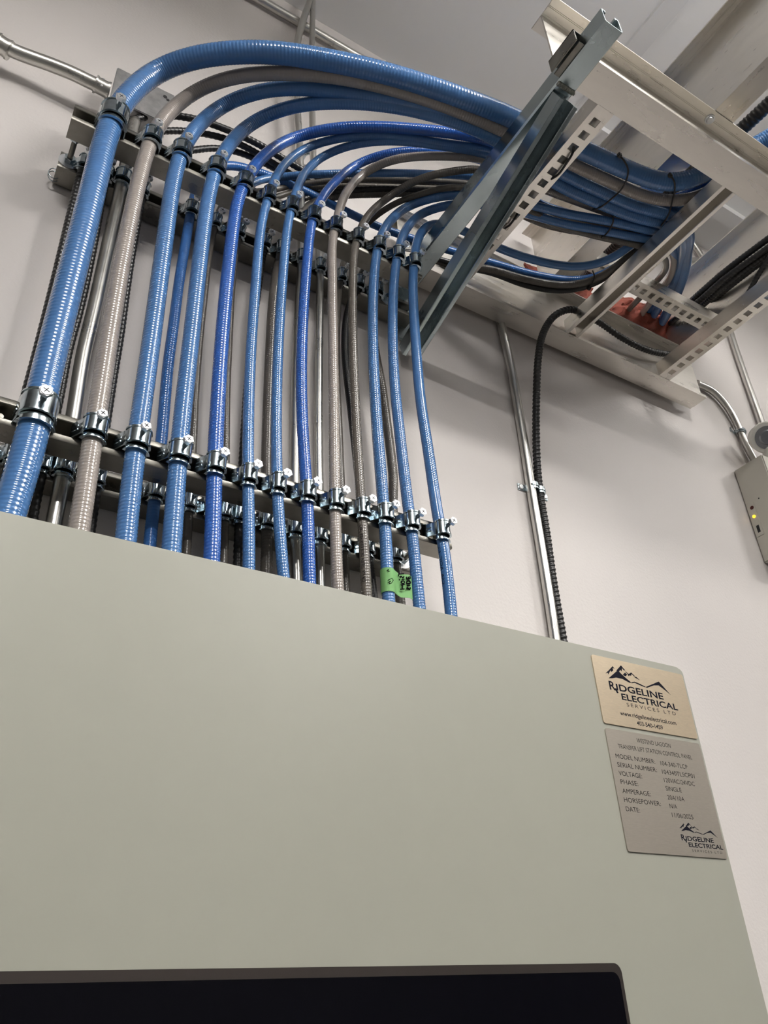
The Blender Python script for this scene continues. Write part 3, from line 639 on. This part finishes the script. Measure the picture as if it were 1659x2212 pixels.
P = pathY([(1470, 490, 1.028), (1510, 545, 1.028), (1535, 590, 1.028), (1560, 655, 1.028), (1583, 735, 1.030), (1615, 830, 1.031), (1645, 915, 1.031), (1650, 935, 1.031)])
tag(tube('steel_conduit', P, .0105, M_emt, None, seg=22), 'straight steel conduit coming down to the emergency light on the right', 'conduit')
P = pathY([(1440, 545, 1.0), (1478, 562, 1.0), (1510, 563, 1.0), (1545, 573, 1.0), (1580, 590, 1.0), (1640, 620, 1.0)])
tag(tube('steel_conduit', P, .0100, M_emt, None, seg=18), 'short sloping steel conduit high on the wall behind the cable loops', 'conduit')
wall_strap(1601, 934, .0105, 'one-hole strap on the bent conduit above the emergency light', ang=.35, Y=1.031)
wall_strap(668, 338, .0077, 'one-hole strap on the thin conduit behind the cable bends', Y=1.02)

# conduits at the upper left
P = pathY([(-330, -150, 1.0), (-160, -35, 1.0), (-60, 40, 1.0), (-20, 78, 1.0), (15, 104, 1.0), (60, 122, 1.0), (110, 140, .995), (160, 160, .99), (200, 180, .99), (236, 196, .99)])
e = empty('steel_conduit', tuple(P[0]), 'large steel conduit with a coupling, entering the small steel box at the upper left', 'conduit')
o = tube('pipe', P, .0132, M_emt, e, seg=24); o.location = tuple(-P[0])
def sleeve(name, a, b, r, mt, par):
    q = MB().cyl(a, b, r, 28); d = (Vector(b) - Vector(a)).normalized()
    q.cyl(a, Vector(a) + d * .004, r + .0018, 28); q.cyl(Vector(b) - d * .004, b, r + .0018, 28)
    o = q.build(name, mt, par); o.location = tuple(-P[0]); return o
a = at(-6, 92, Y=1.0); b_ = at(22, 110, Y=1.0)
sleeve('coupling', tuple(a), tuple(b_), .0168, M_emt, e)
a = at(205, 181, Y=.99); b_ = at(236, 197, Y=.99)
s = sleeve('connector', tuple(a), tuple(b_), .0152, M_emt, e)
c = at(221, 178, Y=.980)
MB().cyl((c[0], c[1], c[2] - .012), (c[0], c[1], c[2] + .004), .0022, 10).cyl((c[0], c[1], c[2] + .003), (c[0], c[1], c[2] + .008), .0045, 14).build('set_screw', M_screw, s)
bx = empty('junction_box', (0.105, 1.0, H0 + 1.55), 'flat galvanised steel box plate on the wall behind the thick blue cable', 'junction box')
Mg = mat('dull_galvanised', (0.40, 0.40, 0.40, 1), .42, 1, noise=.18, nscale=60, detail=8)
shift(MB().box((.053, .984, H0 + 1.500), (.155, 1.044, H0 + 1.595)).build('body', Mg, bx, smooth=False, bevel=.002), bx)
shift(MB().box((.047, .980, H0 + 1.496), (.163, .984, H0 + 1.600)).build('cover', Mg, bx, smooth=False, bevel=.0015), bx)
c = at(357, 209, Y=.9795)
shift(MB().cyl((c[0], .9802, c[2]), (c[0], .9790, c[2]), .0042, 16).cyl((c[0] + .006, .9802, c[2] - .006), (c[0] + .006, .9790, c[2] - .006), .0034, 16).build('screw_slot', M_dark, bx), bx)
# conduit high along the wall under the ceiling
P = gsmooth(np.array([at(470, -38, Y=1.028), at(560, 6, Y=1.028), at(665, 63, Y=1.028), at(765, 112, Y=1.028), at(1000, 240, Y=1.028)]), .01)
P = np.array([[x, 1.028, P[:, 2].mean()] for x in (-1.88, .5, .9, 1.12)])
zc_ = at(665, 60, Y=1.028)[2]; P[:, 2] = zc_
tag(tube('steel_conduit', P, .0115, M_emt, None, seg=22), 'level steel conduit running along the top of the wall under the ceiling', 'conduit')
# spring ring behind the left strut end
c = at(116, 377, Y=1.025)
cc = [c + np.array([.009 * math.cos(a), .006 * a / 6 - .006, .012 * math.sin(a)]) for a in np.linspace(0, 4 * PI, 50)]
tag(tube('wire_ring', np.array(cc), .0009, M_zinc, None, seg=8, spacing=.002), 'small coiled wire ring behind the left end of the upper rear strut', 'wire ring')

# ------------------------------------------------------------------ emergency light at the right edge
em = empty('emergency_light', (1.95, 1.0, H0 + .96), 'beige emergency light box with round lamp heads at the right edge', 'emergency light')
shift(MB().box((1.838, .952, H0 + .962), (2.14, 1.044, H0 + 1.258)).build('housing', M_em, em, smooth=False, bevel=.003), em)
cpl = MB(); 
x = 1.8375
q0 = at(1622, 1090, X=x); q1 = at(1652, 1150, X=x)
def cy(px, py): return at(px, py, X=1.838)
c1 = cy(1625, 1097); c2 = cy(1630, 1116); c3 = cy(1639, 1142)
shift(MB().box((1.8366, min(c1[1], c3[1]) - .009, c3[2] - .022), (1.8381, max(c1[1], c3[1]) + .013, c1[2] + .014)).build('control_plate', M_em, em, smooth=False, bevel=.0004), em)
shift(MB().cyl((1.8364, c1[1], c1[2]), (1.8366, c1[1], c1[2]), .0055, 20).build('indicator', mat('red_lens', (.05, .004, .003, 1), .2), em), em)
shift(MB().cyl((1.8345, c2[1], c2[2]), (1.8366, c2[1], c2[2]), .0042, 20).build('indicator', mA, em), em)['label'] = 'glowing amber indicator'
shift(MB().box((1.8360, c3[1] - .004, c3[2] - .011), (1.8368, c3[1] + .004, c3[2] + .010)).build('test_switch', M_dark, em, smooth=False), em)
shift(MB().cyl((1.8372, 1.0, H0 + 1.14), (1.838, 1.0, H0 + 1.14), .002, 10).build('vent_hole', M_dark, em), em)
hc = Vector(at(1656, 945, Y=.955)); hd = Vector((-.58, -.58, -.58)).normalized()
def headpart(nm, a0, a1, r0, r1, mt, par=em):
    o = MB().cyl(hc + hd * a0, hc + hd * a1, r0, 40, r1).build(nm, mt, par); 
    o.location = tuple(-np.array(em.location)) if par is em else (0, 0, 0); return o
lh = headpart('lamp_head', -.050, .0, .038, .044, M_lamp)
o = MB().cyl(hc + hd * .0, hc + hd * .005, .046, 40, .043).build('rim', M_lamp, lh)
o = MB().cyl(hc + hd * .0045, hc + hd * .0062, .034, 40, .033).build('reflector', mat('reflector_chrome', (.7, .7, .72, 1), .12, 1), lh)
o = MB().cyl(hc + hd * .006, hc + hd * .011, .022, 40, .018).build('lens', M_lens, lh)
o = MB().cyl(hc - hd * .03, Vector((hc.x + .02, hc.y + .02, H0 + 1.255)), .015, 20, .018).build('neck', M_lamp, lh)

# ------------------------------------------------------------------ grey control panel
YP = 0.74
pan = empty('control_panel', (0.3, 0.9, H0 - .6), 'large grey-green steel control panel with a black screen and two nameplates', 'control panel')
b = MB().box((-.35, YP + .022, H0 - .95), (.990, 1.0445, H0 + .4225)); shift(b.build('body', M_panel, pan, smooth=True, bevel=.004), pan)
b = MB()
rc = .013; xs0, xs1, zs0, zs1 = -.355, .9945, H0 - .955, H0 + .4265
prof = []
for cx, cz, a0 in ((xs1 - rc, zs1 - rc, 0), (xs0 + rc, zs1 - rc, PI / 2), (xs0 + rc, zs0 + rc, PI), (xs1 - rc, zs0 + rc, 1.5 * PI)):
    prof += [(cx + rc * math.cos(a0 + k * PI / 16), cz + rc * math.sin(a0 + k * PI / 16)) for k in range(9)]
b.prism(prof, (0, YP, 0), (0, 1, 0), (1, 0, 0), (0, 0, 1), .022)
door = shift(b.build('door', M_panel, pan, smooth=True, bevel=.0045), pan)
b = MB(); rc = .010; xs0, xs1, zs0, zs1 = -.12, .753, H0 - .50, H0 + .0375
prof = []
for cx, cz, a0 in ((xs1 - rc, zs1 - rc, 0), (xs0 + rc, zs1 - rc, PI / 2), (xs0 + rc, zs0 + rc, PI), (xs1 - rc, zs0 + rc, 1.5 * PI)):
    prof += [(cx + rc * math.cos(a0 + k * PI / 12), cz + rc * math.sin(a0 + k * PI / 12)) for k in range(7)]
b.prism(prof, (0, YP - .006, 0), (0, 1, 0), (1, 0, 0), (0, 0, 1), .006)
scr = shift(b.build('touch_screen', M_rim, pan, smooth=True, bevel=.0025), pan)
cx, cz = (xs0 + xs1) / 2, (zs0 + zs1) / 2
p2 = [(cx + (u - cx) * (1 - .0085 / .4365), cz + (v - cz) * (1 - .0085 / .2687)) for u, v in prof]
MB().prism(p2, (0, YP - .0078, 0), (0, 1, 0), (1, 0, 0), (0, 0, 1), .004).build('glass', M_bezel, scr, smooth=True, bevel=.0006)

def cr(cx, cy): return (1250 + cx / 4.254, 1380 + cy / 4.254)
def PP(cx, cy, y=YP - .0016): return at(*cr(cx, cy), Y=y)
def plate(name, x0, x1, z0, z1, mt, lab, rc=.004):
    prof = []
    for cx, cz, a0 in ((x1 - rc, z1 - rc, 0), (x0 + rc, z1 - rc, PI / 2), (x0 + rc, z0 + rc, PI), (x1 - rc, z0 + rc, 1.5 * PI)):
        prof += [(cx + rc * math.cos(a0 + k * PI / 12), cz + rc * math.sin(a0 + k * PI / 12)) for k in range(7)]
    o = shift(MB().prism(prof, (0, YP - .0015, 0), (0, 1, 0), (1, 0, 0), (0, 0, 1), .0015).build(name, mt, pan), pan)
    o['label'] = lab; return o
pl1 = plate('nameplate', .8005, .9855, H0 + .3155, H0 + .4125, M_brush, 'warm brushed plate with a mountain logo, web address and phone number')
pl2 = plate('nameplate', .8005, .9855, H0 + .1560, H0 + .3090, M_brush2, 'brushed grey plate listing the panel data, under the logo plate')
FONT = None
def letters(txt, a, b, cap, mt, par, bold=0.0, y=YP - .00156, spacing=1.0, name='lettering', caps=None):
    """flat letters standing on the baseline from crop point a to crop point b, cap = letter height in metres"""
    A = PP(*a); Bq = PP(*b)
    cu = bpy.data.curves.new(name, 'FONT'); cu.body = txt; cu.size = 1.0; cu.offset = bold; cu.space_character = spacing; cu.resolution_u = 4
    cu.extrude = 0
    o = bpy.data.objects.new(name + '_tmp', cu); COL.objects.link(o)
    dg = bpy.context.evaluated_depsgraph_get(); me = bpy.data.meshes.new_from_object(o.evaluated_get(dg))
    bpy.data.objects.remove(o)
    n = len(me.vertices); co = np.empty(n * 3); me.vertices.foreach_get('co', co); co = co.reshape(-1, 3)
    x0, x1 = co[:, 0].min(), co[:, 0].max(); sx = (Bq[0] - A[0]) / (x1 - x0); sz = cap / 0.729
    zb = (A[2] + Bq[2]) / 2
    V = np.stack([A[0] + (co[:, 0] - x0) * sx, np.full(n, y), zb + co[:, 1] * sz], 1)
    me.vertices.foreach_set('co', V.ravel()); me.update(); me.materials.append(mt); me.name = name
    q = bpy.data.objects.new(name, me); COL.objects.link(q); q.parent = par
    return q
def hz(px_h): return px_h / 4.254 * 0.000635      # crop pixels of height -> metres on the door
def poly(pts_list, mt, par, name='mountain_logo', y=YP - .00156):
    b = MB()
    for pts in pts_list:
        v = [PP(*p, y=y) for p in pts]; b.add(v, [tuple(range(len(v)))])
    return b.build(name, mt, par, smooth=False)
logo = [[(275, 362), (345, 300), (362, 290), (395, 325), (440, 365), (485, 402), (470, 405), (400, 368), (345, 356), (310, 362)],
        [(478, 402), (512, 393), (560, 412), (615, 440), (610, 446), (560, 425), (515, 404), (490, 408)],
        [(612, 444), (735, 392), (775, 435), (850, 520), (800, 478), (735, 428), (690, 428), (630, 450)],
        [(245, 318), (280, 285), (312, 250), (330, 275), (312, 268), (318, 290), (300, 305), (292, 290), (272, 330), (268, 312)],
        [(345, 292), (388, 243), (430, 292), (412, 288), (398, 268), (395, 300), (382, 285), (372, 300)],
        [(405, 330), (425, 310), (440, 322), (452, 330), (440, 332), (436, 345), (415, 338)],
        [(450, 330), (482, 308), (520, 345), (500, 338), (488, 322), (480, 342), (470, 332), (462, 345)],
        [(500, 345), (530, 350), (565, 382), (528, 362)],
        [(430, 298), (470, 330), (455, 328), (430, 306)]]
poly(logo, M_ink, pl1)
letters('R', (288, 462), (345, 475), hz(86), M_ink, pl1, .022)
poly([[(330, 455), (345, 455), (368, 497), (352, 500)]], M_ink, pl1, 'lettering')
letters('IDGELINE', (352, 478), (782, 552), hz(66), M_ink, pl1, .022)
letters('ELECTRICAL', (400, 560), (915, 655), hz(62), M_ink, pl1, .022)
letters('SERVICES LTD', (446, 622), (895, 702), hz(36), M_ink, pl1, 0.0, spacing=1.5)
letters('www.ridgelineelectrical.com', (384, 702), (898, 790), hz(42), M_ink, pl1, .012)
letters('403-540-1459', (540, 796), (776, 832), hz(42), M_ink, pl1, .012)
for s_, a, b in [('WESTEND LAGOON', (537, 952), (848, 1002)), ('TRANSFER LIFT STATION CONTROL PANEL', (366, 1002), (1045, 1110)),
                 ('MODEL NUMBER:', (344, 1097), (705, 1146)), ('104-340-TLCP', (756, 1162), (1004, 1196)), ('SERIAL NUMBER:', (359, 1173), (722, 1226)),
                 ('104340TLSCP01', (771, 1240), (1069, 1281)), ('VOLTAGE:', (373, 1255), (586, 1281)), ('120VAC/24VDC', (789, 1317), (1070, 1353)),
                 ('PHASE:', (389, 1332), (550, 1353)), ('SINGLE', (804, 1393), (949, 1412)), ('AMPERAGE:', (405, 1416), (666, 1447)),
                 ('20A/10A', (820, 1475), (975, 1494)), ('HORSEPOWER:', (421, 1497), (758, 1538)), ('N/A', (840, 1554), (908, 1564)),
                 ('DATE:', (438, 1582), (566, 1598)), ('11/06/2025', (862, 1638), (1057, 1660))]:
    letters(s_, a, b, hz(41), M_ink2, pl2, 0.0)
def tr(p):   # the small logo repeats the big one
    return (930 + (p[0] - 255) * .585 + (p[1] - 250) * 0.0, 1700 + (p[1] - 250 - (p[0] - 250) * .185) * .60 + (p[0] - 250) * .585 * .10)
poly([[tr(p) for p in q_] for q_ in logo], M_ink, pl2)
letters('R', (948, 1848), (985, 1854), hz(50), M_ink, pl2, .022)
poly([[(975, 1842), (984, 1842), (998, 1870), (988, 1872)]], M_ink, pl2, 'lettering')
letters('IDGELINE', (990, 1852), (1245, 1876), hz(39), M_ink, pl2, .022)
letters('ELECTRICAL', (1016, 1910), (1330, 1937), hz(37), M_ink, pl2, .022)
letters('SERVICES LTD', (1046, 1956), (1322, 1978), hz(20), M_ink, pl2, 0.0, spacing=1.5)

# ------------------------------------------------------------------ print along two jackets
def cable_print(txt, nm, par, a, b, h, shift_ang, mt):
    P, r = FP[nm]; d = np.r_[0, np.cumsum(np.linalg.norm(np.diff(P, axis=0), axis=1))]
    def s_at(zv):
        k = np.where((P[:-1, 2] - zv) * (P[1:, 2] - zv) <= 0)[0][0]; return d[k]
    s0, s1 = s_at(at(*a, Y=P[5][1])[2]), s_at(at(*b, Y=P[5][1])[2])
    cu = bpy.data.curves.new('print', 'FONT'); cu.body = txt; cu.size = 1.0; cu.resolution_u = 3
    o = bpy.data.objects.new('print_tmp', cu); COL.objects.link(o)
    me = bpy.data.meshes.new_from_object(o.evaluated_get(bpy.context.evaluated_depsgraph_get())); bpy.data.objects.remove(o)
    n = len(me.vertices); co = np.empty(n * 3); me.vertices.foreach_get('co', co); co = co.reshape(-1, 3)
    x = (co[:, 0] - co[:, 0].min()) / (co[:, 0].max() - co[:, 0].min()); V = []
    for xi, yi in zip(x, co[:, 1]):
        s_ = s0 + (s1 - s0) * xi; c = np.array([np.interp(s_, d, P[:, k]) for k in range(3)])
        c2 = np.array([np.interp(s_ + .004, d, P[:, k]) for k in range(3)]); T = (c2 - c) / np.linalg.norm(c2 - c)
        n1 = np.array([-c[0], -c[1], H0 - c[2]]); n1 -= T * (n1 @ T); n1 /= np.linalg.norm(n1); n2 = np.cross(T, n1)
        ang = shift_ang + (yi - .35) * h / r * (1 if s1 > s0 else -1)
        V.append(c + (n1 * math.cos(ang) + n2 * math.sin(ang)) * (r + .00025))
    me.vertices.foreach_set('co', np.array(V).ravel()); me.update(); me.materials.append(mt); me.name = 'print'
    q = bpy.data.objects.new('print', me); COL.objects.link(q); q.parent = par
cable_print('CSA FT4  LL87824  DRIVE RW90 600V (-40C)', 'F10', CAB['F10'], (797, 1262), (781, 1132), .0075, -.35, M_ink)
cable_print('CSA  ACIC  6/C', 'F13', CAB['F13'], (978, 1262), (954, 1175), .0070, -.75, M_ink)

# ------------------------------------------------------------------ green tape flag
P11, r11 = FP['F11']
tp = crossing(P11, at(842, 1255, Y=.88)[2])
za, zb_ = at(838, 1229, Y=.884)[2], at(845, 1281, Y=.884)[2]
Rr = r11 + .0009; yc = YFr - r11 - .001
prof = [(Rr * math.cos(a), Rr * math.sin(a)) for a in np.linspace(1.2, -PI - .2, 26)]
arcp = [(tp[0] + u, tp[1] + v) for u, v in prof[::-1]]      # wraps round the front of the cable
p_end = at(889, 1256, Y=tp[1] - .002)
fl = [(tp[0] + Rr * .8, tp[1] - Rr * .62), (tp[0] + Rr + .006, tp[1] - .002), (tp[0] + Rr + .012, tp[1] - .0005), (p_end[0] - .006, tp[1] - .0035), (p_end[0], tp[1] - .002)]
wrap = [(tp[0] + Rr * math.cos(a), tp[1] + Rr * math.sin(a)) for a in np.linspace(-PI - .9, -.66, 26)] + fl[1:]
v, f = ring_strip(wrap, .0004, zb_, za)
v = [(a, b, c + .0010 * math.sin(a * 700) * (1 if a > tp[0] + Rr else 0)) for a, b, c in v]
tape = MB().add(v, f).build('tape_flag', M_tape); tag(tape, 'green tape flag with handwriting stuck round a blue cable above the panel', 'tape flag')
def handwriting(strokes, par, mt, y, r=.0008):
    b = MB()
    for s in strokes:
        pts = [at(*p, Y=y) for p in s]
        for a, c in zip(pts[:-1], pts[1:]): b.cyl(tuple(a), tuple(c), r, 8)
    return b.build('handwriting', mt, par)
def zz(x, y): return (800 + x / 6.636, 1050 + y / 6.636)
H = [[(430, 1478), (487, 1475)], [(440, 1418), (490, 1410)], [(458, 1478), (462, 1414)],
     [(455, 1398), (440, 1380), (450, 1362), (480, 1358), (492, 1378), (480, 1398), (455, 1398)], [(455, 1338), (488, 1334)], [(415, 1345), (419, 1344)],
     [(432, 1318), (425, 1300), (440, 1290), (452, 1305), (465, 1318), (482, 1306), (478, 1292)], [(412, 1262), (480, 1258)], [(405, 1285), (410, 1245)],
     [(530, 1480), (522, 1462), (538, 1452), (545, 1468), (560, 1482), (575, 1468), (568, 1450)], [(525, 1428), (570, 1420)],
     [(522, 1398), (575, 1392), (570, 1365), (545, 1350), (522, 1368), (520, 1398)], [(520, 1330), (572, 1325)], [(520, 1332), (516, 1300)], [(545, 1328), (543, 1300)], [(572, 1326), (568, 1292)]]
handwriting([[zz(*p) for p in s_] for s_ in H], tape, M_marker, tp[1] - .0046, .0009)
handwriting([[zz(*p) for p in s_] for s_ in [[(250, 1350), (310, 1320), (330, 1350), (300, 1395), (270, 1400), (290, 1360), (250, 1380)], [(235, 1215), (260, 1190), (255, 1225), (280, 1215)]]], tape, M_marker, tp[1] - Rr - .0002, .0004)
